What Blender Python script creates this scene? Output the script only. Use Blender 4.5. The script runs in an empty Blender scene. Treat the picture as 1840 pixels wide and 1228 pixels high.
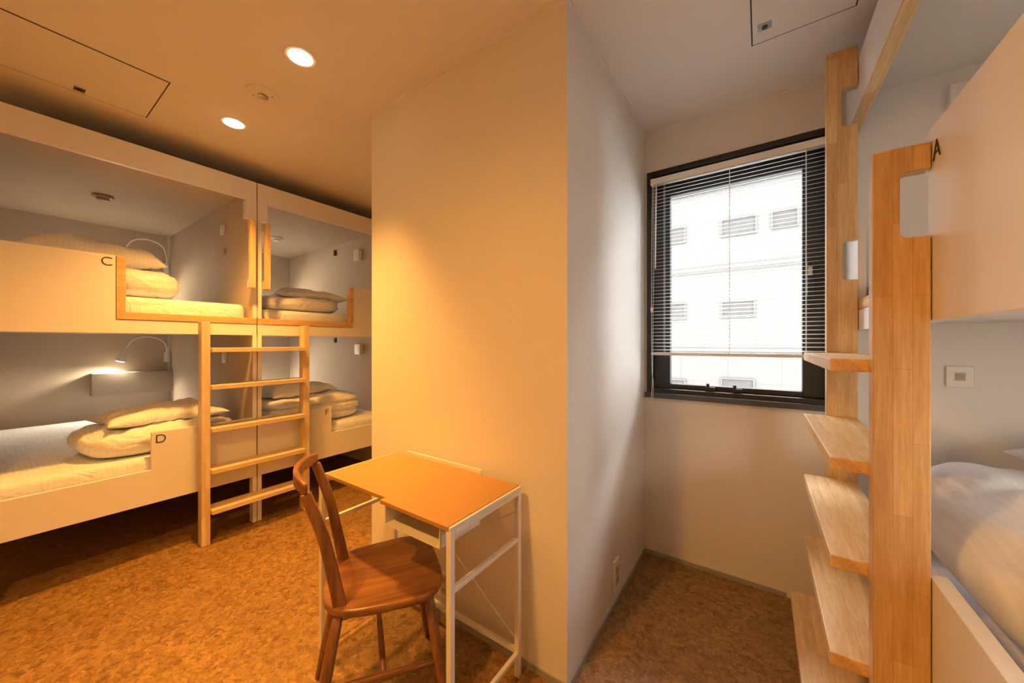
import bpy, bmesh, math, random
from mathutils import Vector, Matrix, noise
from mathutils.bvhtree import BVHTree
random.seed(7)
S = bpy.context.scene
COL = S.collection
PI = math.pi
# ------------------------------------------------------------------ camera
FPX, CAMH, YAW = 646.0, 1.22, math.radians(34.7)
SN, CS = math.sin(YAW), math.cos(YAW)
cd = bpy.data.cameras.new('camera'); cam = bpy.data.objects.new('camera', cd); COL.objects.link(cam)
cam.location = (0, 0, CAMH); cam.rotation_euler = (PI/2, 0, YAW)
cd.sensor_width = 36; cd.lens = FPX/1840*36; cd.shift_y = 2/1840; cd.clip_start = .01
S.camera = cam
try:
    S.view_settings.view_transform = 'Standard'
except Exception:
    pass

# ------------------------------------------------------------------ materials
def new_mat(name):
    m = bpy.data.materials.new(name); m.use_nodes = True
    nt = m.node_tree; nt.nodes.clear()
    out = nt.nodes.new('ShaderNodeOutputMaterial'); b = nt.nodes.new('ShaderNodeBsdfPrincipled')
    nt.links.new(b.outputs[0], out.inputs[0])
    return m, nt, b
def ramp(nt, fac, stops):
    r = nt.nodes.new('ShaderNodeValToRGB')
    while len(r.color_ramp.elements) < len(stops): r.color_ramp.elements.new(.5)
    for e, (p, c) in zip(r.color_ramp.elements, stops):
        e.position = p; e.color = (c[0], c[1], c[2], 1)
    nt.links.new(fac, r.inputs[0])
    return r.outputs[0]
def coords(nt, scale=(1, 1, 1)):
    t = nt.nodes.new('ShaderNodeTexCoord'); mp = nt.nodes.new('ShaderNodeMapping')
    mp.inputs['Scale'].default_value = scale
    nt.links.new(t.outputs['Object'], mp.inputs[0])
    return mp.outputs[0]
def nz(nt, vec, scale, detail=4, rough=.5, dist=0):
    n = nt.nodes.new('ShaderNodeTexNoise')
    n.inputs['Scale'].default_value = scale; n.inputs['Detail'].default_value = detail
    n.inputs['Roughness'].default_value = rough; n.inputs['Distortion'].default_value = dist
    nt.links.new(vec, n.inputs['Vector'])
    return n
def bump(nt, b, h, strength, dist=.01):
    bp = nt.nodes.new('ShaderNodeBump'); bp.inputs['Strength'].default_value = strength
    bp.inputs['Distance'].default_value = dist
    nt.links.new(h, bp.inputs['Height']); nt.links.new(bp.outputs[0], b.inputs['Normal'])
def mul(nt, a, b_, fac=1.0, mode='MULTIPLY'):
    m = nt.nodes.new('ShaderNodeMixRGB'); m.blend_type = mode
    m.inputs[0].default_value = fac
    nt.links.new(a, m.inputs[1]); nt.links.new(b_, m.inputs[2])
    return m.outputs[0]
def plain(name, col, rough=.5, var=.04, scale=5, bmp=0, bscale=200, metal=0, spec=.5):
    m, nt, b = new_mat(name)
    v = coords(nt); n = nz(nt, v, scale)
    lo = [c*(1-var) for c in col]; hi = [min(1, c*(1+var)) for c in col]
    nt.links.new(ramp(nt, n.outputs[0], [(.3, lo), (.7, hi)]), b.inputs['Base Color'])
    b.inputs['Roughness'].default_value = rough; b.inputs['Metallic'].default_value = metal
    b.inputs['Specular IOR Level'].default_value = spec
    if bmp:
        n2 = nz(nt, v, bscale, 3); bump(nt, b, n2.outputs[0], bmp, .002)
    return m
def wood(name, axis, c1, c2, rough=.45, blocks=True, blen=.33, brow=.031, grain=.84):
    m, nt, b = new_mat(name)
    sc = {'X': (1, 14, 14), 'Y': (14, 1, 14), 'Z': (14, 14, 1)}[axis]
    v = coords(nt, sc); n = nz(nt, v, 3.2, 6, .6, .6)
    v2 = coords(nt, tuple(7*x for x in sc)); n2 = nz(nt, v2, 2.5, 3, .6)
    base = ramp(nt, n.outputs[0], [(.3, c1), (.68, c2)])
    fine = ramp(nt, n2.outputs[0], [(.3, (grain, grain-.025, grain-.05)), (.65, (1, 1, 1))])
    colr = mul(nt, base, fine)
    if blocks:
        t = nt.nodes.new('ShaderNodeTexCoord'); sp = nt.nodes.new('ShaderNodeSeparateXYZ')
        nt.links.new(t.outputs['Object'], sp.inputs[0])
        o = [k for k in 'XYZ' if k != axis]
        ad = nt.nodes.new('ShaderNodeMath'); ad.operation = 'ADD'
        nt.links.new(sp.outputs[o[0]], ad.inputs[0]); nt.links.new(sp.outputs[o[1]], ad.inputs[1])
        cb = nt.nodes.new('ShaderNodeCombineXYZ')
        nt.links.new(sp.outputs[axis], cb.inputs[0]); nt.links.new(ad.outputs[0], cb.inputs[1])
        br = nt.nodes.new('ShaderNodeTexBrick')
        br.inputs['Color1'].default_value = (1, 1, 1, 1); br.inputs['Color2'].default_value = (.80, .74, .66, 1)
        br.inputs['Mortar'].default_value = (.74, .66, .55, 1)
        br.inputs['Scale'].default_value = 1; br.inputs['Mortar Size'].default_value = .0006
        br.inputs['Brick Width'].default_value = blen; br.inputs['Row Height'].default_value = brow
        nt.links.new(cb.outputs[0], br.inputs['Vector'])
        colr = mul(nt, colr, br.outputs['Color'])
    nt.links.new(colr, b.inputs['Base Color']); b.inputs['Roughness'].default_value = rough
    bump(nt, b, n2.outputs[0], .08, .002)
    return m
def emit(name, col, strength):
    m, nt, b = new_mat(name)
    b.inputs['Base Color'].default_value = (.9, .9, .9, 1)
    b.inputs['Emission Color'].default_value = (*col, 1); b.inputs['Emission Strength'].default_value = strength
    return m
def cork():
    m, nt, b = new_mat('cork_floor')
    v = coords(nt)
    d = nz(nt, v, 26, 5, .7)
    mx = nt.nodes.new('ShaderNodeMixRGB'); mx.blend_type = 'ADD'; mx.inputs[0].default_value = .085
    nt.links.new(v, mx.inputs[1]); nt.links.new(d.outputs['Color'], mx.inputs[2])
    def vor(scale, seedoff):
        vo = nt.nodes.new('ShaderNodeTexVoronoi'); vo.inputs['Scale'].default_value = scale
        mp = nt.nodes.new('ShaderNodeMapping'); mp.inputs['Location'].default_value = (seedoff, seedoff*.7, 0)
        nt.links.new(mx.outputs[0], mp.inputs[0]); nt.links.new(mp.outputs[0], vo.inputs['Vector'])
        sp = nt.nodes.new('ShaderNodeSeparateColor'); nt.links.new(vo.outputs['Color'], sp.inputs[0])
        return vo, sp.outputs[0]
    v1, r1 = vor(50, 0); v2, r2 = vor(150, 3.1)
    a = ramp(nt, r1, [(.0, (.215, .115, .037)), (.14, (.285, .160, .052)), (.5, (.33, .194, .065)), (1, (.40, .245, .088))])
    c = ramp(nt, r2, [(.0, (.42, .36, .30)), (.10, (.82, .78, .74)), (.2, (.96, .95, .94)), (1, (1.0, 1.0, 1.0))])
    n3 = nz(nt, v, 2.0, 3)
    e = ramp(nt, n3.outputs[0], [(.3, (.88, .87, .86)), (.7, (1.05, 1.05, 1.05))])
    edge = ramp(nt, v1.outputs['Distance'], [(.45, (1, 1, 1)), (.85, (.70, .65, .60))])
    colr = mul(nt, mul(nt, mul(nt, a, c), e), edge, 1)
    nt.links.new(colr, b.inputs['Base Color']); b.inputs['Roughness'].default_value = .5
    bump(nt, b, r2, .03, .002)
    return m
def fabric(name, axis='Y', pitch=.019, bs=.38):
    m, nt, b = new_mat(name)
    t = nt.nodes.new('ShaderNodeTexCoord'); sp = nt.nodes.new('ShaderNodeSeparateXYZ')
    nt.links.new(t.outputs['Object'], sp.inputs[0])
    m1 = nt.nodes.new('ShaderNodeMath'); m1.operation = 'MULTIPLY'; m1.inputs[1].default_value = 2*PI/pitch
    nt.links.new(sp.outputs[axis], m1.inputs[0])
    m2 = nt.nodes.new('ShaderNodeMath'); m2.operation = 'SINE'; nt.links.new(m1.outputs[0], m2.inputs[0])
    colr = ramp(nt, m2.outputs[0], [(.0, (.84, .875, .965)), (.5, (.87, .905, .99))])
    nt.links.new(colr, b.inputs['Base Color'])
    b.inputs['Roughness'].default_value = .8
    v = coords(nt); n = nz(nt, v, 6.5, 3, .5, 1.6)
    # soft creases: fold the noise around its middle
    s1 = nt.nodes.new('ShaderNodeMath'); s1.operation = 'SUBTRACT'; s1.inputs[1].default_value = .5
    s2 = nt.nodes.new('ShaderNodeMath'); s2.operation = 'ABSOLUTE'
    nt.links.new(n.outputs[0], s1.inputs[0]); nt.links.new(s1.outputs[0], s2.inputs[0])
    s3 = nt.nodes.new('ShaderNodeMath'); s3.operation = 'POWER'; s3.inputs[1].default_value = .6
    nt.links.new(s2.outputs[0], s3.inputs[0])
    bump(nt, b, s3.outputs[0], bs, .03)
    return m
def glass():
    m = bpy.data.materials.new('window_glass'); m.use_nodes = True
    nt = m.node_tree; nt.nodes.clear()
    out = nt.nodes.new('ShaderNodeOutputMaterial'); mx = nt.nodes.new('ShaderNodeMixShader')
    tr = nt.nodes.new('ShaderNodeBsdfTransparent'); gl = nt.nodes.new('ShaderNodeBsdfGlossy')
    gl.inputs['Roughness'].default_value = .02
    fr = nt.nodes.new('ShaderNodeFresnel'); fr.inputs[0].default_value = 1.25
    nt.links.new(fr.outputs[0], mx.inputs[0]); nt.links.new(tr.outputs[0], mx.inputs[1])
    nt.links.new(gl.outputs[0], mx.inputs[2]); nt.links.new(mx.outputs[0], out.inputs[0])
    return m
def facade():
    m, nt, b = new_mat('facade_tile')
    t = nt.nodes.new('ShaderNodeTexCoord'); sp = nt.nodes.new('ShaderNodeSeparateXYZ')
    nt.links.new(t.outputs['Object'], sp.inputs[0]); cb = nt.nodes.new('ShaderNodeCombineXYZ')
    nt.links.new(sp.outputs['X'], cb.inputs[0]); nt.links.new(sp.outputs['Z'], cb.inputs[1])
    br = nt.nodes.new('ShaderNodeTexBrick'); br.inputs['Scale'].default_value = 1
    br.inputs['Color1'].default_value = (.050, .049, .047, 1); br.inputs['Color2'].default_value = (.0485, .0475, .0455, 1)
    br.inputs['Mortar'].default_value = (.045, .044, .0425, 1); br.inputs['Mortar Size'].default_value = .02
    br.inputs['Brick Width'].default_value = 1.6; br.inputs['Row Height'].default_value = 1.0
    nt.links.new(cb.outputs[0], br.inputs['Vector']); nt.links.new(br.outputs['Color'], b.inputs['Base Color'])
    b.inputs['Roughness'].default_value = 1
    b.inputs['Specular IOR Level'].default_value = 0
    return m

M = {}
M['wall'] = plain('painted_wall', (.80, .78, .75), .6, .015, 2, .08, 260)
M['ceil'] = plain('painted_ceiling', (.84, .82, .79), .65, .012, 2, .05, 200)
M['cork'] = cork()
M['white'] = plain('white_laminate', (.83, .82, .81), .42, .015, 3)
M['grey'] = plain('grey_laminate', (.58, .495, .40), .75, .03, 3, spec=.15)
M['taupe'] = plain('taupe_laminate', (.34, .29, .235), .6, .03, 3, spec=.2)
P1, P2 = (.72, .47, .21), (.87, .65, .35)
M['pineX'] = wood('pine_along_x', 'X', P1, P2); M['pineY'] = wood('pine_along_y', 'Y', P1, P2)
M['pineZ'] = wood('pine_along_z', 'Z', P1, P2)
M['paleY'] = wood('pale_pine_along_y', 'Y', (.78, .60, .36), (.92, .77, .52), grain=.82)
M['paleZ'] = wood('pale_pine_along_z', 'Z', (.78, .60, .36), (.92, .77, .52), grain=.82)
M['treadY'] = wood('tread_pine_along_y', 'Y', (.80, .52, .225), (.95, .71, .38), grain=.84)
W1, W2 = (.14, .058, .021), (.35, .156, .056)
M['walX'] = wood('walnut_along_x', 'X', W1, W2, .34, False); M['walY'] = wood('walnut_along_y', 'Y', W1, W2, .30, True, .9, .085)
M['walZ'] = wood('walnut_along_z', 'Z', W1, W2, .34, False)
M['mdf'] = plain('hardboard', (.48, .265, .088), .42, .03, 60, .03, 400)
M['steel'] = plain('white_painted_steel', (.80, .79, .77), .35, .02, 8)
M['plastic'] = plain('white_plastic', (.86, .855, .84), .35, .02, 10)
M['beige'] = plain('beige_plastic', (.55, .45, .33), .45, .03, 10)
M['brown'] = plain('brown_plastic', (.34, .24, .15), .45, .03, 10)
M['dark'] = plain('dark_gap', (.03, .028, .025), .6, .1, 10)
M['ink'] = plain('black_ink', (.02, .02, .02), .5, .1, 10)
M['black'] = plain('black_aluminium', (.018, .019, .022), .38, .1, 20)
M['sill'] = plain('slate_aluminium', (.07, .08, .10), .4, .1, 20)
M['slat'] = plain('white_slat', (.74, .74, .73), .4, .02, 20)
M['chrome'] = plain('brushed_metal', (.45, .44, .42), .3, .08, 60, metal=1)
M['base'] = plain('grey_baseboard', (.36, .35, .33), .5, .04, 10)
M['fabY'] = fabric('striped_sateen_y', 'Y'); M['fabX'] = fabric('striped_sateen_x', 'X', bs=.16)
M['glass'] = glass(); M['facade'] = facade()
M['pane'] = plain('shaded_window_pane', (.032, .031, .030), 1, .12, 5, spec=0)
M['ledge'] = plain('concrete_ledge', (.045, .044, .0425), 1, .06, 3, spec=0)
M['lens'] = emit('downlight_lens', (1.0, .80, .48), 14)
M['bulb'] = emit('lamp_bulb', (1.0, .88, .68), 12)
M['ground'] = plain('pale_concrete', (.62, .62, .60), .9, .06, 4)

# ------------------------------------------------------------------ helpers
BASE = {}
def tag(o, label=None, cat=None, group=None, kind=None):
    if label: o['label'] = label
    if cat: o['category'] = cat
    if group: o['group'] = group
    if kind: o['kind'] = kind
    return o
def thing(name, label, cat, loc, group=None, rotz=0, local=False, kind=None):
    o = bpy.data.objects.new(name, None); COL.objects.link(o)
    o.empty_display_size = .1
    o.location = loc; o.rotation_euler = (0, 0, rotz)
    BASE[o] = Vector((0, 0, 0)) if local else Vector(loc)
    return tag(o, label, cat, group, kind)
def obj(name, bm, mat, parent=None, bev=0, seg=2, smooth=False):
    bmesh.ops.recalc_face_normals(bm, faces=bm.faces[:])
    xs = [v.co for v in bm.verts]
    lo = Vector((min(v[i] for v in xs) for i in range(3))); hi = Vector((max(v[i] for v in xs) for i in range(3)))
    c = (lo+hi)/2
    bmesh.ops.translate(bm, vec=-c, verts=bm.verts[:])
    me = bpy.data.meshes.new(name); bm.to_mesh(me); bm.free()
    if smooth:
        for p in me.polygons: p.use_smooth = True
    me.materials.append(mat)
    o = bpy.data.objects.new(name, me); COL.objects.link(o)
    BASE[o] = c
    if parent is not None:
        o.parent = parent; o.location = c - BASE[parent]
    else:
        o.location = c
    if bev:
        md = o.modifiers.new('bevel', 'BEVEL'); md.width = bev; md.segments = seg
        md.limit_method = 'ANGLE'; md.angle_limit = math.radians(40)
    return o
def B(): return bmesh.new()
def bx(bm, x0, x1, y0, y1, z0, z1):
    v = [bm.verts.new((x, y, z)) for z in (z0, z1) for y in (y0, y1) for x in (x0, x1)]
    for f in ((0, 2, 3, 1), (4, 5, 7, 6), (0, 1, 5, 4), (2, 6, 7, 3), (0, 4, 6, 2), (1, 3, 7, 5)):
        bm.faces.new([v[i] for i in f])
    return bm
def box(x0, x1, y0, y1, z0, z1): return bx(B(), x0, x1, y0, y1, z0, z1)
def prism(bm, pts, axis, a0, a1):
    def mk(p, a):
        return {'X': (a, p[0], p[1]), 'Y': (p[0], a, p[1]), 'Z': (p[0], p[1], a)}[axis]
    A = [bm.verts.new(mk(p, a0)) for p in pts]; C = [bm.verts.new(mk(p, a1)) for p in pts]
    bm.faces.new(A); bm.faces.new(C[::-1]); n = len(pts)
    for i in range(n): bm.faces.new((A[i], A[(i+1) % n], C[(i+1) % n], C[i]))
    return bm
def ring(bm, x0, x1, z0, z1, l, r, b, t, y0, y1):
    bx(bm, x0, x0+l, y0, y1, z0, z1); bx(bm, x1-r, x1, y0, y1, z0, z1)
    bx(bm, x0+l, x1-r, y0, y1, z0, z0+b); bx(bm, x0+l, x1-r, y0, y1, z1-t, z1)
    return bm
def tube(bm, pts, r, n=10):
    pts = [Vector(p) for p in pts]
    rr = r if isinstance(r, (list, tuple)) else [r]*len(pts)
    up = None; rings = []
    for i, p in enumerate(pts):
        t = (pts[min(i+1, len(pts)-1)]-pts[max(i-1, 0)]).normalized()
        if up is None:
            up = t.orthogonal().normalized()
        up = (up - t*up.dot(t)).normalized(); w = t.cross(up)
        rings.append([bm.verts.new(p+rr[i]*(math.cos(2*PI*k/n)*up+math.sin(2*PI*k/n)*w)) for k in range(n)])
    for a, b in zip(rings, rings[1:]):
        for k in range(n): bm.faces.new((a[k], a[(k+1) % n], b[(k+1) % n], b[k]))
    bm.faces.new(rings[0]); bm.faces.new(rings[-1][::-1])
    return bm
def spline(pts, k=6):
    P = [Vector(p) for p in pts]; P = [2*P[0]-P[1]]+P+[2*P[-1]-P[-2]]; out = []
    for i in range(1, len(P)-2):
        for j in range(k):
            t = j/k
            out.append(.5*((2*P[i])+(P[i+1]-P[i-1])*t+(2*P[i-1]-5*P[i]+4*P[i+1]-P[i+2])*t*t+(3*P[i]-P[i-1]-3*P[i+1]+P[i+2])*t**3))
    return out+[P[-2]]
def lathe(bm, prof, c, n=32):
    rings = []
    for r, z in prof:
        rings.append([bm.verts.new((c[0]+r*math.cos(2*PI*k/n), c[1]+r*math.sin(2*PI*k/n), c[2]+z)) for k in range(n)])
    for a, b in zip(rings, rings[1:]):
        for k in range(n): bm.faces.new((a[k], a[(k+1) % n], b[(k+1) % n], b[k]))
    bm.faces.new(rings[0]); bm.faces.new(rings[-1])
    return bm
def sweep(bm, pts, side, hs, ts):
    side = Vector(side); rings = []
    for i, p in enumerate(pts):
        t = (pts[min(i+1, len(pts)-1)]-pts[max(i-1, 0)]).normalized()
        n = t.cross(side).normalized(); s = n.cross(t).normalized()
        h, w = hs[i]/2, ts[i]/2
        rings.append([bm.verts.new(p+s*a*h+n*b*w) for a, b in ((-1, -1), (1, -1), (1, 1), (-1, 1))])
    for a, b in zip(rings, rings[1:]):
        for k in range(4): bm.faces.new((a[k], a[(k+1) % 4], b[(k+1) % 4], b[k]))
    bm.faces.new(rings[0]); bm.faces.new(rings[-1])
    return bm
def at(px, py, X=None, Y=None):
    u = (px-920)/FPX; v = (616-py)/FPX
    dx, dy = -SN+u*CS, CS+u*SN
    t = X/dx if X is not None else Y/dy
    return Vector((t*dx, t*dy, CAMH+t*v))
def structure(name, bm, mat, parent=None, bev=0):
    o = obj(name, bm, mat, parent, bev)
    if parent is None: o['kind'] = 'structure'
    return o

# ------------------------------------------------------------------ room shell
H = 2.43
XL, XR, YB, YW = -4.86, 1.35, -1.0, 2.165
PX0, PX1, PY = -1.699, -.558, 1.1456
structure('floor', box(XL-.1, XR+.1, YB-.1, YW+.2, -.1, 0), M['cork'])
structure('ceiling', box(XL-.1, XR+.1, YB-.1, YW+.2, H, H+.12), M['ceil'])
structure('wall_left', box(XL-.1, XL, YB-.1, YW+.2, 0, H), M['wall'])
structure('wall_right', box(XR, XR+.1, YB-.1, YW+.2, 0, H), M['wall'])
structure('wall_back', box(XL, XR, YB-.1, YB, 0, H), M['wall'])
WX0, WX1, WZ0, WZ1 = -.543, .28, .93, 2.20
b = B()
bx(b, XL, WX0, YW, YW+.2, 0, H); bx(b, WX1, XR, YW, YW+.2, 0, H)
bx(b, WX0, WX1, YW, YW+.2, 0, WZ0); bx(b, WX0, WX1, YW, YW+.2, WZ1, H)
structure('wall_window', b, M['wall'])
structure('wall_column', box(PX0, PX1, PY, YW, 0, H), M['wall'])
b = B(); bx(b, PX0, PX1+.006, PY-.006, PY, 0, .022); bx(b, PX1, PX1+.006, PY, YW-.006, 0, .022)
structure('baseboard_column', b, M['base'])
structure('baseboard_window', box(PX1, .10, YW-.006, YW, 0, .022), M['base'])
b = B(); bx(b, PX0, PX1+.008, PY-.008, PY, H-.010, H); bx(b, PX1, PX1+.008, PY, YW-.008, H-.010, H)
bx(b, PX1, .3, YW-.008, YW, H-.010, H)
structure('trim_1', b, M['ceil'])

# window
win = thing('window_1', 'black aluminium window with one tall pane beside the white column', 'window', (WX0, YW, WZ0), kind='structure')
b = B(); ring(b, WX0, WX1, WZ0, WZ1, .03, .03, .03, .03, YW-.012, YW+.12)
obj('window_frame', b, M['black'], win, .003)
b = B(); ring(b, WX0+.03, WX1-.03, WZ0+.03, WZ1-.03, .088, .088, .026, .115, YW+.03, YW+.075)
sash = obj('sash', b, M['black'], win, .003)
obj('glass_pane', box(WX0+.11, WX1-.11, YW+.05, YW+.056, WZ0+.05, WZ1-.14), M['glass'], win)
obj('window_sill', box(WX0-.005, WX1+.005, YW-.035, YW-.0125, WZ0-.022, WZ0+.006), M['sill'], win, .003)
for x in (-.222, -.10):
    b = box(x-.022, x+.022, YW+.008, YW+.03, .962, .982); tube(b, [(x-.012, YW+.016, .982), (x-.012, YW+.016, 1.0)], .008); 
    obj('cam_latch', b, M['black'], win, .002)
b = box(.178, .20, YW+.008, YW+.03, 1.44, 1.60)
lt = obj('window_handle', b, M['black'], win, .004)
obj('sticker', box(.181, .197, YW+.0065, YW+.008, 1.535, 1.575), M['beige'], lt)

# venetian blind
bl = thing('venetian_blind', 'white slatted venetian blind lowered over the black window', 'blind', (-.13, 2.12, 2.135))
obj('headrail', box(-.511, .25, 2.105, 2.140, 2.105, 2.138), M['plastic'], bl, .002)
for x in (-.45, .2): obj('bracket', box(x, x+.02, 2.140, 2.153, 2.112, 2.138), M['slat'], bl)
b = B(); z = 1.180
while z < 2.10:
    prev = None
    for k in range(5):
        s = (k-2)/2; yy = 2.12+s*.0090; zz = z+.0011*(1-s*s)+s*.0022
        cur = (b.verts.new((-.507, yy, zz)), b.verts.new((.246, yy, zz)))
        if prev: b.faces.new((prev[0], prev[1], cur[1], cur[0]))
        prev = cur
    z += .0195
obj('slats', b, M['slat'], bl, smooth=True)
obj('bottom_rail', box(-.509, .248, 2.108, 2.132, 1.150, 1.166), M['slat'], bl, .003)
for x in (-.44, -.13, .17):
    b = B(); tube(b, [(x, 2.1065, 2.105), (x, 2.1065, 1.16)], .0010, 6); tube(b, [(x, 2.1335, 2.105), (x, 2.1335, 1.16)], .0010, 6)
    obj('ladder_cord', b, M['slat'], bl)
b = B(); tube(b, spline([(-.478, 2.098, 2.10), (-.480, 2.094, 1.9), (-.482, 2.092, 1.63)]), .0035, 8)
obj('tilt_wand', b, M['plastic'], bl, smooth=True)
b = B(); tube(b, spline([(-.498, 2.098, 2.10), (-.502, 2.092, 1.6), (-.50, 2.09, 1.1), (-.492, 2.09, .99), (-.497, 2.09, .84)]), .0014, 6)
tube(b, spline([(-.490, 2.098, 2.10), (-.492, 2.092, 1.5), (-.496, 2.09, 1.05), (-.504, 2.09, .90)]), .0014, 6)
obj('pull_cord', b, M['plastic'], bl, smooth=True)
b = B(); lathe(b, [(.002, .02), (.006, .012), (.007, 0), (.004, -.012)], (-.500, 2.09, 1.40), 10)
obj('cord_toggle', b, M['plastic'], bl, smooth=True)

# ------------------------------------------------------------------ outside
FY = 15.5
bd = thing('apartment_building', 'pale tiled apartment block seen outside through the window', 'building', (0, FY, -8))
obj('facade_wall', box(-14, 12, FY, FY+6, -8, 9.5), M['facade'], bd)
for px, py, w, h in ((1327, 407, 55, 33), (1326, 556, 52, 31), (1216, 424, 30, 30), (1410, 393, 40, 33), (1217, 560, 28, 30), (1325, 690, 52, 20), (1217, 690, 28, 18)):
    p = at(px, py, Y=FY); t = CS*p.y-SN*p.x; ww = w*t/FPX/2; hh = h*t/FPX/2
    b = B(); ring(b, p.x-ww, p.x+ww, p.z-hh, p.z+hh, .05, .05, .05, .05, FY-.06, FY-.003)
    f = obj('facade_window', b, M['ledge'], bd)
    b = box(p.x-ww+.05, p.x+ww-.05, FY-.02, FY-.004, p.z-hh+.05, p.z+hh-.05)
    obj('pane', b, M['pane'], f)
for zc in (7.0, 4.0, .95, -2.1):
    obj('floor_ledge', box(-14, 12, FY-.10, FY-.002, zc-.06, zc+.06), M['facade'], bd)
structure('ground', box(-16, 14, 2.5, 24, -8.3, -8), M['ground'])

# ------------------------------------------------------------------ bunks
def text_part(ch, parent, origin, right, h):
    cu = bpy.data.curves.new('letter', 'FONT'); cu.body = ch; cu.size = h*1.42; cu.extrude = .0006
    cu.align_x = 'CENTER'; cu.offset = -.0009
    to = bpy.data.objects.new('tmp', cu); COL.objects.link(to)
    dg = bpy.context.evaluated_depsgraph_get()
    me = bpy.data.meshes.new_from_object(to.evaluated_get(dg)); bpy.data.objects.remove(to)
    bm = B(); bm.from_mesh(me)
    right = Vector(right); up = Vector((0, 0, 1)); nrm = right.cross(up)
    for v in bm.verts:
        c = v.co.copy(); v.co = Vector(origin)+right*c.x+up*(c.y-h/2)+nrm*c.z
    o = obj('letter', bm, M['ink'], parent)
    o['label'] = 'black letter '+ch
    return o
XF, XB = -2.83, -4.83
T = .022
def left_bunk(label, y0, y1, mirror, up_letter, low_letter):
    """two stacked sleeping bays entered from the +X end"""
    r = thing('bunk_bed', label, 'bunk bed', ((XF+XB)/2, (y0+y1)/2, 0), 'built-in bunk units along the far left wall')
    ctr = y1 if not mirror else y0
    sg = -1 if not mirror else 1                    # direction away from the divider
    def yr(a, b_): return tuple(sorted((a, b_)))
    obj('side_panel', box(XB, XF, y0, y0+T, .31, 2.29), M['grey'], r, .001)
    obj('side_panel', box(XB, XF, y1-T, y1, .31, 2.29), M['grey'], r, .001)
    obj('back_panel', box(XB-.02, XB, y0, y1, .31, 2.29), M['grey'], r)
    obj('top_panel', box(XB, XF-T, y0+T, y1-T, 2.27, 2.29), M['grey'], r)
    obj('fascia', box(XF-T, XF+.002, y0, y1, 2.18, 2.312), M['white'], r, .0015)
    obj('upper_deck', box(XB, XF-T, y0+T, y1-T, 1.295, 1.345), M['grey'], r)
    obj('lower_deck', box(XB, XF-T, y0+T, y1-T, .36, .45), M['white'], r)
    far = y0 if not mirror else y1
    # upper guard board, stepped down at the ladder opening
    cut = ctr+sg*(.651 if not mirror else .705); 
    pts = [(far, 1.27), (ctr, 1.27), (ctr, 1.345), (cut, 1.345), (cut, 1.685), (far, 1.685)]
    b = B(); prism(b, pts, 'X', XF-T, XF+.002)
    g = obj('guard_board', b, M['white'], r, .0015)
    if up_letter: text_part(up_letter, g, (XF+.0032, cut+sg*.033, 1.650), (0, 1, 0), .046)
    i0 = cut-sg*.001; i1 = cut-sg*.036
    pts = [(i0, 1.346), (ctr, 1.346), (ctr, 1.386), (i1, 1.386), (i1, 1.685), (i0, 1.685)]
    b = B(); prism(b, pts, 'X', XF-.04, XF+.006)
    obj('timber_trim', b, M['pineY'], r, .002)
    # lower board with the raised end beside the ladder
    lo = ctr+sg*.515
    pts = [(far, .31), (ctr, .31), (ctr, .71), (lo, .71), (lo, .50), (far, .50)]
    b = B(); prism(b, pts, 'X', XF-T, XF+.002)
    g = obj('guard_board', b, M['white'], r, .0015)
    if low_letter: text_part(low_letter, g, (XF+.0032, lo-sg*.038, .672), (0, 1, 0), .048)
    ea, eb = yr(ctr, ctr+sg*.024)
    obj('front_post', box(XF-.05, XF+.004, ea, eb, 0, .31), M['white'], r, .001)
    obj('edge_strip', box(XF, XF+.003, ea, eb, .711, 1.27), M['white'], r)
    obj('edge_strip', box(XF, XF+.003, ea, eb, 1.387, 2.18), M['white'], r)
    fa, fb = yr(far, far-sg*.05)
    obj('leg', box(XF-.05, XF, fa, fb, 0, .31), M['white'], r)
    obj('leg', box(XB, XB+.05, fa, fb, 0, .31), M['white'], r)
    obj('leg', box(XB, XB+.05, ea, eb, 0, .31), M['white'], r)
    # grip handle
    ha, hb = yr(ctr+sg*.026, ctr+sg*.058)
    pts = [(XF+.003, 1.585), (XF+.06, 1.585), (XF+.06, 2.035), (XF+.003, 2.035), (XF+.003, 1.985), (XF+.032, 1.975), (XF+.032, 1.645), (XF+.003, 1.635)]
    b = B(); prism(b, pts, 'Y', ha, hb)
    obj('grab_handle', b, M['pineZ'], r, .002)
    ha, hb = yr(ctr+sg*.0225, ctr+sg*.062)
    obj('curtain_bracket', box(XF-.05, XF-.001, ha, hb, 2.06, 2.18), M['white'], r, .002)
    # headboard box in the lower bay and cable cover
    if not mirror:
        obj('headboard_shelf', box(XB, XB+.11, y1-T-.52, y1-T, .755, .95), M['taupe'], r, .002)
    cy0, cy1 = yr(ctr+sg*T, ctr+sg*(T+.018))
    obj('cable_cover', box(XB, XB+.02, cy0, cy1, 1.346, 2.27), M['white'], r)
    obj('cable_cover', box(XB, XB+.02, cy0, cy1, .95, 1.295), M['white'], r)
    return r
left_bunk('white built-in bunk unit lettered C and D, left of the slim ladder', -.05, 1.025, False, 'C', 'D')
left_bunk('white built-in bunk unit lettered F, between the slim ladder and the column', 1.030, 2.13, True, None, 'F')

# slim ladder
ld = thing('bunk_ladder', 'slim pine ladder with five rungs leading up between two white bunk units', 'ladder', (-2.755, 1.02, 0))
for a, c in ((.705, .748), (1.285, 1.328)): obj('stile', box(-2.795, -2.73, a, c, 0, 1.343), M['paleZ'], ld, .003)
for z in (1.188, .962, .705, .455, .212):
    obj('rung', box(-2.824, -2.698, .748, 1.285, z-.027, z), M['paleY'], ld, .003)

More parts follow.
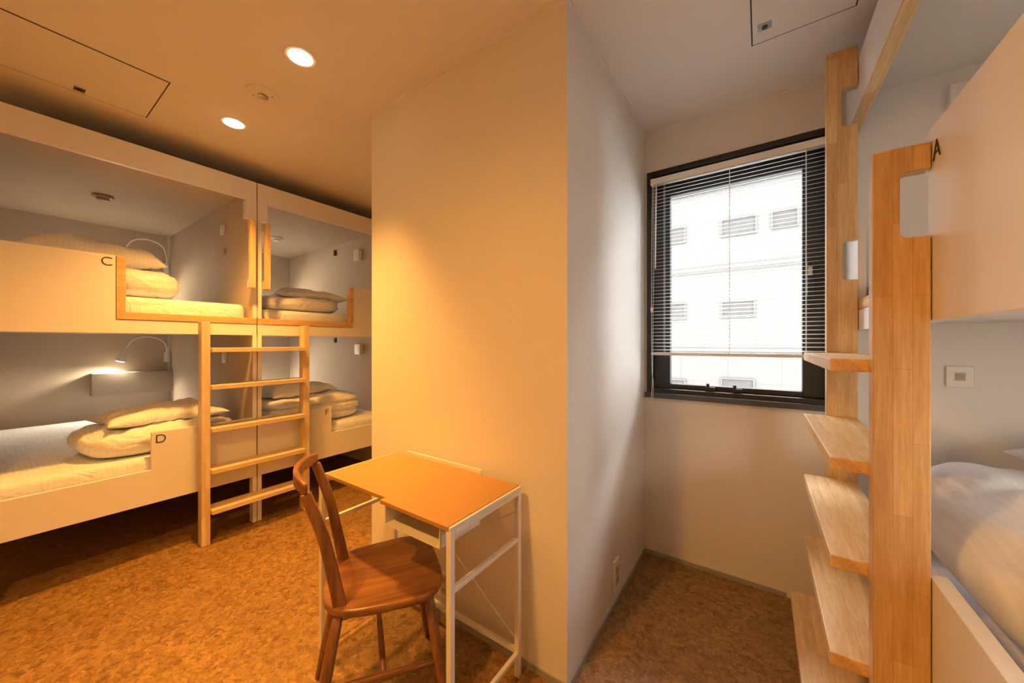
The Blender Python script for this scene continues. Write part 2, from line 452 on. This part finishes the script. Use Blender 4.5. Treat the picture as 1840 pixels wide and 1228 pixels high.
# right hand bunk
RX = .307
rb = thing('bunk_bed', 'white built-in bunk unit lettered A, nearest on the right behind the wide steps', 'bunk bed', (.82, 1.1, 0))
y0, y1, x1 = .10, 2.13, 1.33
obj('side_panel', box(RX+.024, x1, y1-T, y1, .31, 2.29), M['white'], rb)
obj('side_panel', box(RX+.024, x1, y0, y0+T, .31, 2.29), M['white'], rb)
obj('back_panel', box(x1-.02, x1, y0+T, y1-T, .31, 2.29), M['white'], rb)
obj('top_panel', box(RX+.024, x1-.02, y0+T, y1-T, 2.27, 2.29), M['white'], rb)
obj('fascia', box(RX, RX+.024, y0, y1, 2.125, 2.312), M['white'], rb, .0015)
obj('timber_trim', box(RX, RX+.035, y0, y1, 2.108, 2.125), M['pineY'], rb, .001)
obj('upper_deck', box(RX+.024, x1-.02, y0+T, y1-T, 1.295, 1.345), M['white'], rb)
obj('lower_deck', box(RX+.03, x1-.02, y0+T, y1-T, .36, .45), M['white'], rb)
pts = [(y0, 1.268), (y1, 1.268), (y1, 1.685), (1.90, 1.685), (1.90, 1.345), (1.19, 1.345), (1.19, 1.69), (y0, 1.69)]
b = B(); prism(b, pts, 'X', RX, RX+.024)
g = obj('guard_board', b, M['white'], rb, .0015)
text_part('A', g, (RX-.0012, 1.138, 1.632), (0, -1, 0), .043)
obj('timber_trim', box(RX, RX+.04, 1.19, 1.90, 1.346, 1.386), M['pineY'], rb, .002)
pts = [(y0, .31), (y1, .31), (y1, .50), (1.19, .50), (1.19, .705), (y0, .705)]
b = B(); prism(b, pts, 'X', RX, RX+.03)
obj('guard_board', b, M['white'], rb, .0015)
for ya, yb in ((y0, y0+.05), (y1-.05, y1)):
    for xa in (RX+.03, x1-.05): obj('leg', box(xa, xa+.05, ya, yb, 0, .31), M['white'], rb)

# wide steps
st = thing('bunk_steps', 'wide pine bunk steps with laminated stiles and five treads, right foreground', 'ladder', (.25, 1.54, 0))
def notch(z0, z1, x=.258, xe=.305, r=.014):
    out = []
    for k in range(5):
        a = k/4*PI/2; out.append((x+r-r*math.sin(a), z0+r-r*math.cos(a)))
    up = []
    for k in range(5):
        a = k/4*PI/2; up.append((x+r-r*math.cos(a), z1-r+r*math.sin(a)))
    return [(xe, z0)]+out+up+[(xe, z1)]
b = B(); prism(b, [(.213, 0), (.305, 0)]+notch(1.455, 1.602)+[(.305, 1.660), (.213, 1.660)], 'Y', 1.163, 1.200)
obj('stile', b, M['pineZ'], st, .0025)
b = B(); prism(b, [(.213, 0), (.305, 0)]+notch(1.463, 1.616)+notch(2.06, 2.21)+[(.305, 2.36), (.213, 2.36)], 'Y', 1.880, 1.917)
obj('stile', b, M['pineZ'], st, .0025)
for i, z in enumerate((1.180, .932, .687, .442, .198)):
    obj('tread', box(.10 if i == 4 else .143, .302, 1.2005, 1.8795, z-.032, z), M['treadY'], st, .003)

# ------------------------------------------------------------------ bedding
def mattress(label, x0, x1, y0, y1, z0, z1, mat, group='mattresses on the bunk decks'):
    o = obj('mattress', box(x0, x1, y0, y1, z0, z1), mat, None, .035, 5, True)
    return tag(o, label, 'mattress')
mattress('white mattress on the upper bunk C, behind its letter board', -4.80, -2.90, -.02, .985, 1.347, 1.48, M['fabY'])
mattress('white mattress on the lower bunk D, under the big folded duvet', -4.70, -2.86, -.02, .985, .452, .565, M['fabY'])
mattress('white mattress on the upper bunk right of the slim ladder', -4.80, -2.90, 1.07, 2.09, 1.347, 1.46, M['fabY'])
mattress('white mattress on the lower bunk F, right of the slim ladder', -4.80, -2.86, 1.07, 2.09, .452, .565, M['fabY'])
mattress('white mattress on the lower right bunk behind the wide steps', .345, 1.295, .14, 2.09, .452, .565, M['fabX'])
mattress('white mattress on the upper right bunk behind the letter A board', .36, 1.295, .14, 2.09, 1.348, 1.47, M['fabX'])
def pillow(label, c, lx, ly, h, seed, rot=0, under=None, mat='fabY'):
    bm = B(); n = 48; top = {}; bot = {}
    for i in range(n+1):
        for j in range(n+1):
            u = 2*i/n-1; v = 2*j/n-1
            e = max(0, (1-abs(u)**2.6))*max(0, (1-abs(v)**2.6)); e = e**.50
            pin = 1-.09*(1-v*v)*abs(u)**3; pin2 = 1-.09*(1-u*u)*abs(v)**3
            x = u*lx/2*pin; y = v*ly/2*pin2
            w = noise.noise(Vector((u*1.6+seed*3.1, v*1.6, seed)))*.22+noise.noise(Vector((u*4.2+seed, v*4.2, seed*2)))*.06
            w -= .14*max(0, .35-abs(noise.noise(Vector((u*2.6+seed, v*1.5+u*.8, seed*1.3)))))
            w += .05*noise.noise(Vector((u*8+seed, v*3.5, seed)))
            zt = h*.22+h*.80*e*(1+w)
            zb = h*.22-h*.22*min(1, e*1.6)
            top[i, j] = bm.verts.new((x, y, zt))
            edge = i in (0, n) or j in (0, n)
            bot[i, j] = top[i, j] if edge else bm.verts.new((x, y, zb))
    for i in range(n):
        for j in range(n):
            bm.faces.new([top[k] for k in ((i, j), (i+1, j), (i+1, j+1), (i, j+1))])
            q = [bot[k] for k in ((i, j), (i, j+1), (i+1, j+1), (i+1, j))]
            if len({id(k) for k in q}) == 4:
                try: bm.faces.new(q)
                except ValueError: pass
    R = Matrix.Rotation(rot, 4, 'Z')
    bvh, topz = under
    for v in bm.verts:
        zl = v.co.z; p = R @ v.co; x, y = p.x+c[0], p.y+c[1]; g = topz-.026
        hit = bvh.ray_cast(Vector((x, y, topz+1)), Vector((0, 0, -1)))
        if hit[0] is not None: g = max(g, hit[0].z)
        v.co = Vector((x, y, g+.004+zl))
    o = obj('pillow', bm, M[mat], None, smooth=True)
    return tag(o, label, 'pillow')
def duvet(label, c, lx, ly, h, seed, layers=1, rot=0, mat='fabY', k=3.6, amp=1.0, crease=1.0, kz=2.2):
    bm = B(); bmesh.ops.create_cube(bm, size=2)
    bmesh.ops.subdivide_edges(bm, edges=bm.edges[:], cuts=56, use_grid_fill=True)
    for v in bm.verts:
        p = v.co.copy()
        q = p/((abs(p.x)**k+abs(p.y)**k+abs(p.z)**kz)**(1/k))
        side = max(abs(q.x), abs(q.y))
        ph = (q.z+1)/2*layers+.14*noise.noise(Vector((q.x*1.5, q.y*1.5, seed)))
        groove = 1-.055*(abs(math.cos(PI*ph))**8)*max(0, min(1, (side-.5)/.3)) if layers > 1 else 1
        w1 = noise.noise(Vector((q.x*1.5+seed, q.y*1.5, q.z*1.0+seed*2)))
        w2 = noise.noise(Vector((q.x*3.4+seed, q.y*3.4, q.z*2+seed)))
        w3 = max(0, .3-abs(noise.noise(Vector((q.x*3.2+q.y*1.2, q.y*1.6+seed, q.z*1.5)))))
        w4 = max(0, .3-abs(noise.noise(Vector((q.x*1.6-q.y*1.4+seed, q.y*3.6, q.z*2+seed)))))
        s = groove*(1+amp*(.05*w1+.02*w2-.03*w4))
        x = q.x*s*lx/2; y = q.y*s*ly/2
        z = (max(q.z, -.95)+.95)/1.95*h
        z *= 1+amp*(.18*w1+.08*w2-crease*.26*w3-crease*.22*w4)*max(0, q.z*.5+.5)
        v.co = Vector((x, y, z))
    zm = min(v.co.z for v in bm.verts)
    R = Matrix.Rotation(rot, 4, 'Z')
    for v in bm.verts: v.co = R @ (v.co-Vector((0, 0, zm)))+Vector(c)
    bvh = BVHTree.FromBMesh(bm); topz = max(v.co.z for v in bm.verts)
    o = obj('duvet', bm, M[mat], None, smooth=True)
    tag(o, label, 'duvet')
    return bvh, topz
u = duvet('white duvet folded on the upper bunk C mattress, behind the letter board', (-3.28, .38, 1.481), .68, .62, .19, 1.3, 1, amp=.7, k=3.8, kz=2.8)
pillow('plump white pillow on the folded duvet of upper bunk C', (-3.24, .31, 1.65), .48, .58, .155, 2.2, .1, u)
u = duvet('large striped white duvet folded on the lower bunk D mattress', (-3.20, .60, .567), .60, .70, .175, 4.1, 1, .05, amp=.9, k=3.6, kz=2.6)
pillow('white pillow on top of the folded duvet in lower bunk D', (-3.17, .62, .71), .42, .58, .10, 5.7, .1, u)
u = duvet('white duvet folded on the upper bunk right of the slim ladder', (-3.24, 1.42, 1.461), .62, .62, .125, 7.4, 1, amp=.8, k=3.6, kz=2.8)
pillow('white pillow on the folded duvet in the upper bunk right of the slim ladder', (-3.22, 1.56, 1.58), .40, .56, .08, 8.6, -.25, u)
u = duvet('thick white duvet folded in layers on the lower bunk F', (-3.24, 1.50, .567), .62, .82, .225, 9.9, 3, amp=.45, k=4.6, kz=4)
pillow('white pillow on the layered duvet in lower bunk F', (-3.25, 1.44, .76), .42, .56, .10, 11.2, .15, u)
u = duvet('puffy white duvet on the lower right bunk behind the wide steps', (.77, 1.38, .567), .80, 1.24, .28, 13.7, 1, 0, 'fabX', 3.0, .75, .8)
pillow('white pillow at the right edge, on the duvet of the lower right bunk', (.945, 1.73, .77), .53, .46, .095, 15.1, .1, u, 'fabX')

# ------------------------------------------------------------------ reading lamps
def lamp(label, O, N, L, rise, drop, en, grp='gooseneck reading lamps on the bunk back walls', aim=.45, col=(1, .84, .63), soft=.03):
    """O: mount point on the wall, N: out of the wall, L: along the wall away from the corner"""
    O, N, L = Vector(O), Vector(N), Vector(L); Z = Vector((0, 0, 1))
    def W(n, l, z): return O+N*n+L*l+Z*z
    r = thing('reading_lamp', label, 'lamp', O, grp)
    def blk(n0, n1, l0, l1, z0, z1):
        P = [W(n, l, z) for n in (n0, n1) for l in (l0, l1) for z in (z0, z1)]
        return box(*[f(p[i] for p in P) for i in range(3) for f in (min, max)])
    obj('mount', blk(.0205, .045, -.017, .017, -.05, .05), M['plastic'], r, .003)
    hd = W(.125, .302, drop)
    pts = spline([W(.04, 0, 0), W(.06, .002, .08), W(.085, .037, rise-.04), W(.105, .137, rise), W(.12, .237, rise-.03), hd-L*.012+Z*.055], 7)
    b = B(); tube(b, pts, .0065, 10); obj('gooseneck', b, M['plastic'], r, smooth=True)
    d = (-N*.12+L*.28-Z).normalized()
    p0 = hd-L*.014+Z*.06
    b = B(); tube(b, [p0, p0+d*.012, p0+d*.05, p0+d*.105, p0+d*.11], [.010, .018, .022, .036, .036], 20)
    h = obj('lamp_head', b, M['plastic'], r, smooth=False)
    e = p0+d*.1105
    b = B(); tube(b, [e, e+d*.004], [.030, .028], 18); obj('bulb', b, M['bulb'], h)
    li = bpy.data.lights.new('lamp_light', 'SPOT'); li.energy = en; li.color = col; li.spot_size = 2.9; li.spot_blend = .6
    li.shadow_soft_size = soft
    lo = bpy.data.objects.new('lamp_light', li); COL.objects.link(lo); lo.parent = r
    lo.location = e+d*.02-BASE[r]
    lo.rotation_euler = (d+N*aim).normalized().to_track_quat('-Z', 'Y').to_euler()
    return r
lamp('lit gooseneck reading lamp above the pillows of upper bunk C', (XB, .968, 1.95), (1, 0, 0), (0, -1, 0), .235, .07, 19, aim=.7, col=(1, .77, .51))
lamp('lit gooseneck reading lamp over the grey shelf in lower bunk D', (XB, .968, 1.08), (1, 0, 0), (0, -1, 0), .195, .02, 22, aim=.4, col=(1, .80, .56))
lamp('lit gooseneck reading lamp in the upper bunk above lower bunk F', (XB, 1.087, 1.95), (1, 0, 0), (0, 1, 0), .235, .07, 26, aim=1.0, col=(1, .79, .54))
lamp('lit gooseneck reading lamp inside lower bunk F', (XB, 1.087, 1.08), (1, 0, 0), (0, 1, 0), .195, .02, 28, aim=1.0, col=(1, .82, .60))
lamp('unseen gooseneck lamp added on the long inner wall to brighten the lower right bunk', (1.31, .55, 1.10), (-1, 0, 0), (0, 1, 0), .18, .07, 20, soft=.15)  # added out of frame as fill for the duvet and end wall
lamp('unseen gooseneck lamp added on the long inner wall to brighten the upper right bunk', (1.31, .55, 1.95), (-1, 0, 0), (0, 1, 0), .235, .07, 9, aim=.7, soft=.1)  # added fill, out of view, because the upper bay came out dark

# ------------------------------------------------------------------ detectors, plates
def detector(name, label, cat, x, y, z, r, mat, group=None):
    t = thing(name, label, cat, (x, y, z), group)
    b = B(); lathe(b, [(r, -.001), (r, -.012), (r*.93, -.016), (r*.62, -.018)], (x, y, z), 32); obj('base', b, mat, t)
    b = B(); lathe(b, [(r*.60, -.0185), (r*.60, -.030), (r*.5, -.036), (r*.2, -.038)], (x, y, z), 28); obj('sensor_head', b, mat, t)
    return t
detector('smoke_detector', 'beige brown smoke detector on the ceiling of upper bunk C', 'detector', -3.866, .448, 2.27, .054, M['brown'])
detector('smoke_detector', 'white smoke detector on the ceiling of the upper bunk right of the ladder', 'detector', -3.975, 1.6126, 2.27, .055, M['plastic'])
def plate(name, label, cat, c, nrm, w, h, slots=1, group=None):
    c = Vector(c); n = Vector(nrm); up = Vector((0, 0, 1)); rt = up.cross(n)
    t = thing(name, label, cat, c, group)
    def blk(a0, a1, z0, z1, d0, d1):
        P = [c+rt*a+up*z+n*d for a in (a0, a1) for z in (z0, z1) for d in (d0, d1)]
        return box(min(p.x for p in P), max(p.x for p in P), min(p.y for p in P), max(p.y for p in P), min(p.z for p in P), max(p.z for p in P))
    obj('cover_plate', blk(-w/2, w/2, -h/2, h/2, .0005, .011), M['plastic'], t, .002)
    if slots == 'jack':
        obj('jack', blk(-.013, .013, -.015, .015, .011, .0135), M['beige'], t, .001)
        obj('jack_hole', blk(-.008, .008, -.008, .008, .0135, .014), M['base'], t)
    else:
        for k in range(slots):
            zc = (k-(slots-1)/2)*.045
            s = obj('socket', blk(-.018, .018, zc-.019, zc+.019, .011, .0135), M['beige'], t, .002)
            for dx in (-.006, .006): obj('slot', blk(dx-.0014, dx+.0014, zc-.006, zc+.006, .0135, .0140), M['ink'], s)
    return t
plate('wall_outlet', 'white double socket low on the column side facing the window', 'outlet', (PX1, 1.647, .144), (1, 0, 0), .07, .14, 2)
plate('wall_outlet', 'white double socket on the column behind the desk', 'outlet', (-1.154, PY, .150), (0, -1, 0), .07, .12, 2)
plate('telephone_socket', 'white telephone socket on the inner wall of the lower right bunk', 'outlet', (.624, 2.108, 1.09), (0, -1, 0), .070, .080, 'jack')
def sw(label, px, py, X=None, Y=None, w=.05, h=.08, mat='plastic', d=.012, name='light_switch', cat='switch'):
    p = at(px, py, X=X, Y=Y-.0)
    t = thing(name, label, cat, (p.x, Y, p.z))
    obj('cover_plate', box(p.x-w/2, p.x+w/2, Y-d, Y-.0005, p.z-h/2, p.z+h/2), M[mat], t, .002)
    obj('button', box(p.x-w*.28, p.x+w*.28, Y-d-.003, Y-d, p.z-h*.3, p.z+h*.3), M[mat], t, .001)
sw('small white switch on the divider of upper bunk C, above the other switch', 402, 414, Y=1.003, w=.07, h=.07)
sw('small beige coat hook plate on the divider of upper bunk C, lower than the switch', 404, 452, Y=1.003, w=.05, h=.04, mat='beige', name='hook_plate', cat='hook')
sw('small switch on the divider of lower bunk D beside the ladder', 405, 643, Y=1.003, w=.07, h=.08)
sw('small dark plate on the end wall of the upper bunk right of the ladder', 603, 455, Y=2.108, w=.04, h=.06, mat='ink')
sw('white box on the end wall of the upper bunk right of the ladder', 646, 460, Y=2.108, w=.09, h=.11, d=.04, name='wall_box', cat='box')
sw('small dark plate on the end wall of lower bunk F', 603, 612, Y=2.108, w=.04, h=.05, mat='ink')
sw('white box on the end wall of lower bunk F', 648, 628, Y=2.108, w=.09, h=.10, d=.04, name='wall_box', cat='box')
sw('white box high on the end wall inside the upper right bunk', 1728, 172, Y=2.108, w=.075, h=.08, d=.03, name='wall_box', cat='box')

# ------------------------------------------------------------------ ceiling items
def downlight(label, x, y, energy, col=(1.0, .44, .078), cone=86):
    t = thing('downlight', label, 'light', (x, y, H), 'recessed ceiling downlights')
    b = B()
    n = 36; prof = [(.046, -.0005), (.046, -.004), (.058, -.004), (.060, -.0005)]
    rings = [[b.verts.new((x+r*math.cos(2*PI*k/n), y+r*math.sin(2*PI*k/n), H+z)) for k in range(n)] for r, z in prof]
    for q in range(4):
        A, C = rings[q], rings[(q+1) % 4]
        for k in range(n): b.faces.new((A[k], A[(k+1) % n], C[(k+1) % n], C[k]))
    obj('trim_ring', b, M['plastic'], t, smooth=False)
    b = B(); lathe(b, [(.0455, -.0005), (.0455, -.005), (.036, -.010), (.02, -.013), (.006, -.014)], (x, y, H), 36)
    obj('lens', b, M['lens'], t)
    li = bpy.data.lights.new('downlight_light', 'SPOT'); li.energy = energy; li.color = col
    li.spot_size = math.radians(cone); li.spot_blend = 1.0; li.shadow_soft_size = .06
    lo = bpy.data.objects.new('downlight_light', li); COL.objects.link(lo); lo.parent = t; lo.location = (0, 0, -.03)
downlight('glowing round downlight nearest the column, larger of the two in view', -1.601, .741, 170, cone=76)
downlight('glowing round downlight above the slim ladder, farther from the column', -2.386, .755, 215, cone=106)
downlight('round downlight in the aisle behind the photographer', -.85, -.40, 165, cone=168)
t = thing('ceiling_speaker', 'flat round unlit ceiling fitting between the two glowing downlights', 'ceiling fitting', (-1.995, .75, H))
b = B(); lathe(b, [(.072, -.0005), (.072, -.004), (.066, -.007), (.03, -.008)], (-1.995, .75, H), 40); obj('cover_plate', b, M['steel'], t)
b = B(); lathe(b, [(.022, -.0085), (.022, -.013), (.012, -.017), (.004, -.018)], (-1.995, .75, H), 24); obj('centre_lens', b, M['chrome'], t)
for q in (-.048, .048):
    b = B(); lathe(b, [(.005, -.0075), (.005, -.009)], (-1.995+q*.6, .75+q*.6, H), 12); obj('screw', b, M['chrome'], t)
def hatch(label, x0, x1, y0, y1, lx, ly):
    t = thing('ceiling_hatch', label, 'access panel', ((x0+x1)/2, (y0+y1)/2, H), 'flush ceiling access panels')
    b = B(); w = .005
    bx(b, x0, x0+w, y0, y1, H-.002, H-.0003); bx(b, x1-w, x1, y0, y1, H-.002, H-.0003)
    bx(b, x0+w, x1-w, y0, y0+w, H-.002, H-.0003); bx(b, x0+w, x1-w, y1-w, y1, H-.002, H-.0003)
    obj('frame', b, M['dark'], t)
    obj('panel', box(x0+w, x1-w, y0+w, y1-w, H-.003, H-.0003), M['ceil'], t)
    l = obj('latch', box(lx-.022, lx+.022, ly-.018, ly+.018, H-.006, H-.003), M['chrome'], t, .002)
    b = B(); lathe(b, [(.009, -.0062), (.009, -.010)], (lx, ly, H), 16); obj('latch_knob', b, M['dark'], l)
hatch('square ceiling access panel above the left bunks', -2.714, -2.258, -.005, .471, -2.665, .235)
hatch('ceiling access panel near the window and wide steps', -.032, .283, 1.31, 1.762, .012, 1.675)

# ------------------------------------------------------------------ desk
DX0, DX1, DY0, DY1, DZ = -1.445, -.722, .735, 1.103, .694
dk = thing('desk', 'small desk with orange brown board top and white steel tube frame', 'desk', ((DX0+DX1)/2, (DY0+DY1)/2, 0))
q = .019
e = .009
pts = [(DX0+e, DY0+.022), (-1.045, DY0+.022), (-1.045, DY0), (DX1-e, DY0), (DX1-e, DY1), (DX0+e, DY1)]
b = B(); prism(b, pts, 'Z', DZ-.012, DZ+.002); obj('tabletop', b, M['mdf'], dk, .0015)
for x in (DX0, DX1-q):
    for y in (DY0+.002, DY1-q): obj('leg', box(x, x+q, y, y+q, 0, DZ-.0125), M['steel'], dk, .003)
    obj('top_rail', box(x, x+q, DY0+q+.002, DY1-q, DZ-.030, DZ-.0125), M['steel'], dk, .003)
    xa, xb = (x, x+e-.001) if x == DX0 else (x+q-e+.001, x+q)
    obj('edge_lip', box(xa, xb, DY0+.002, DY1, DZ-.012, DZ), M['steel'], dk, .001)
    obj('side_rail', box(x+.002, x+q-.002, DY0+q+.002, DY1-q, .497, .513), M['steel'], dk, .002)
    obj('side_rail', box(x+.002, x+q-.002, DY0+q+.002, DY1-q, .077, .093), M['steel'], dk, .002)
obj('back_rail', box(DX0+q, DX1-q, DY1-q, DY1-.003, .085, .103), M['steel'], dk, .002)
obj('back_rail', box(DX0+q, DX1-q, DY1-q, DY1-.003, DZ-.042, DZ-.019), M['steel'], dk, .002)
b = B(); tube(b, [(DX0+q, DY1-.008, .60), (DX1-q, DY1-.008, .13)], .003, 8); tube(b, [(DX0+q, DY1-.014, .13), (DX1-q, DY1-.014, .60)], .003, 8)
obj('cross_brace', b, M['steel'], dk)
tx0, tx1, tz0, tz1, ty1 = -1.035, -.775, .612, DZ-.0125, .93
b = B(); w = .003; ty0 = DY0+.012
bx(b, tx0, tx1, ty0, ty1, tz0, tz0+w); bx(b, tx0, tx0+w, ty0, ty1, tz0+w, tz1)
bx(b, tx1-w, tx1, ty0, ty1, tz0+w, tz1); bx(b, tx0+w, tx1-w, ty1-w, ty1, tz0+w, tz1)
obj('under_shelf', b, M['steel'], dk)
obj('back_ledge', box(-1.367, -.917, DY1+.004, DY1+.012, DZ-.05, DZ+.018), M['wall'], dk, .001)
obj('ledge_bracket', box(-1.15, -1.12, DY1-.003, DY1+.004, DZ-.045, DZ-.02), M['steel'], dk)

# ------------------------------------------------------------------ chair
ch = thing('dining_chair', 'brown walnut chair with curved open back pushed in at the desk', 'chair', (-1.072, .770, 0), rotz=-math.radians(32), local=True)
def seat():
    bm = B(); n = 56
    def rg(s, z, dish=0):
        o = []
        for k in range(n):
            a = 2*PI*k/n; c, s_ = math.cos(a), math.sin(a)
            x = math.copysign(abs(c)**.58, c); y = math.copysign(abs(s_)**.58, s_)
            w = .168+.036*(y+1)/2
            o.append(bm.verts.new((x*w*s, y*.185*s, z)))
        return o
    R = [rg(.90, .411), rg(.985, .415), rg(1, .421), rg(1, .430), rg(.99, .436), rg(.96, .438), rg(.8, .435), rg(.55, .430), rg(.3, .428), rg(.1, .428)]
    for a, c in zip(R, R[1:]):
        for k in range(n): bm.faces.new((a[k], a[(k+1) % n], c[(k+1) % n], c[k]))
    bm.faces.new(R[0]); bm.faces.new(R[-1])
    return bm
obj('seat', seat(), M['walY'], ch, smooth=True)
def legline(sx, front, z):
    a = Vector((sx*(.145 if front else .118), .125 if front else -.135, .415)); c = Vector((sx*(.195 if front else .165), .185 if front else -.215, 0))
    return a.lerp(c, (.415-z)/.415)
for front in (True, False):
    for sx in (-1, 1):
        b = B(); zs = [.415, .36, .25, .12, .0]
        tube(b, [legline(sx, front, z) for z in zs], [.0145, .016, .017, .0145, .011], 18)
        obj('leg', b, M['walZ'], ch, smooth=True)
for sx in (-1, 1):
    a, c = legline(sx, True, .205), legline(sx, False, .205)
    b = B(); tube(b, [a, a.lerp(c, .25), a.lerp(c, .5), a.lerp(c, .75), c], [.008, .010, .011, .010, .008], 14)
    obj('stretcher', b, M['walY'], ch, smooth=True)
a = legline(-1, True, .205).lerp(legline(-1, False, .205), .5); c = legline(1, True, .205).lerp(legline(1, False, .205), .5)
b = B(); tube(b, [a, a.lerp(c, .3), a.lerp(c, .7), c], [.008, .010, .010, .008], 14); obj('stretcher', b, M['walX'], ch, smooth=True)
for sx in (-1, 1):
    pts = spline([(sx*.128, -.130, .424), (sx*.131, -.150, .53), (sx*.136, -.178, .66), (sx*.140, -.222, .79)], 6)
    m = len(pts)
    b = B(); sweep(b, pts, (1, 0, 0), [.018+.002*i/m for i in range(m)], [.038-.010*i/m for i in range(m)])
    obj('back_post', b, M['walZ'], ch, .006, 3)
N = 26; pts = []; hs = []; ts = []
for i in range(N+1):
    s = 2*i/N-1
    pts.append(Vector((s*.154, -.218-.042*(1-s*s), .806+.004*(1-s*s)))); e = (1-abs(s)**5)
    hs.append(.028+.013*e); ts.append(.012+.005*e)
b = B(); sweep(b, pts, (0, 0, 1), hs, ts); obj('crest_rail', b, M['walX'], ch, .005, 3)

# ------------------------------------------------------------------ daylight
w = bpy.data.worlds.new('world'); S.world = w; w.use_nodes = True
bg = w.node_tree.nodes['Background']; bg.inputs[0].default_value = (.98, .995, .99, 1); bg.inputs[1].default_value = 24.0
sl = bpy.data.lights.new('sun', 'SUN'); sl.energy = 2; sl.angle = .01; sl.color = (1, .98, .96)
so = bpy.data.objects.new('sun', sl); COL.objects.link(so); so.rotation_euler = (math.radians(50), 0, math.radians(12)); so.location = (0, -3, 12)
pl = bpy.data.lights.new('window_portal', 'AREA'); pl.shape = 'RECTANGLE'; pl.size = .8; pl.size_y = 1.25
po = bpy.data.objects.new('window_portal', pl); COL.objects.link(po); po.location = ((WX0+WX1)/2, YW+.19, (WZ0+WZ1)/2)
po.rotation_euler = (-PI/2, 0, 0)
try: pl.cycles.is_portal = True
except Exception: bpy.data.objects.remove(po)
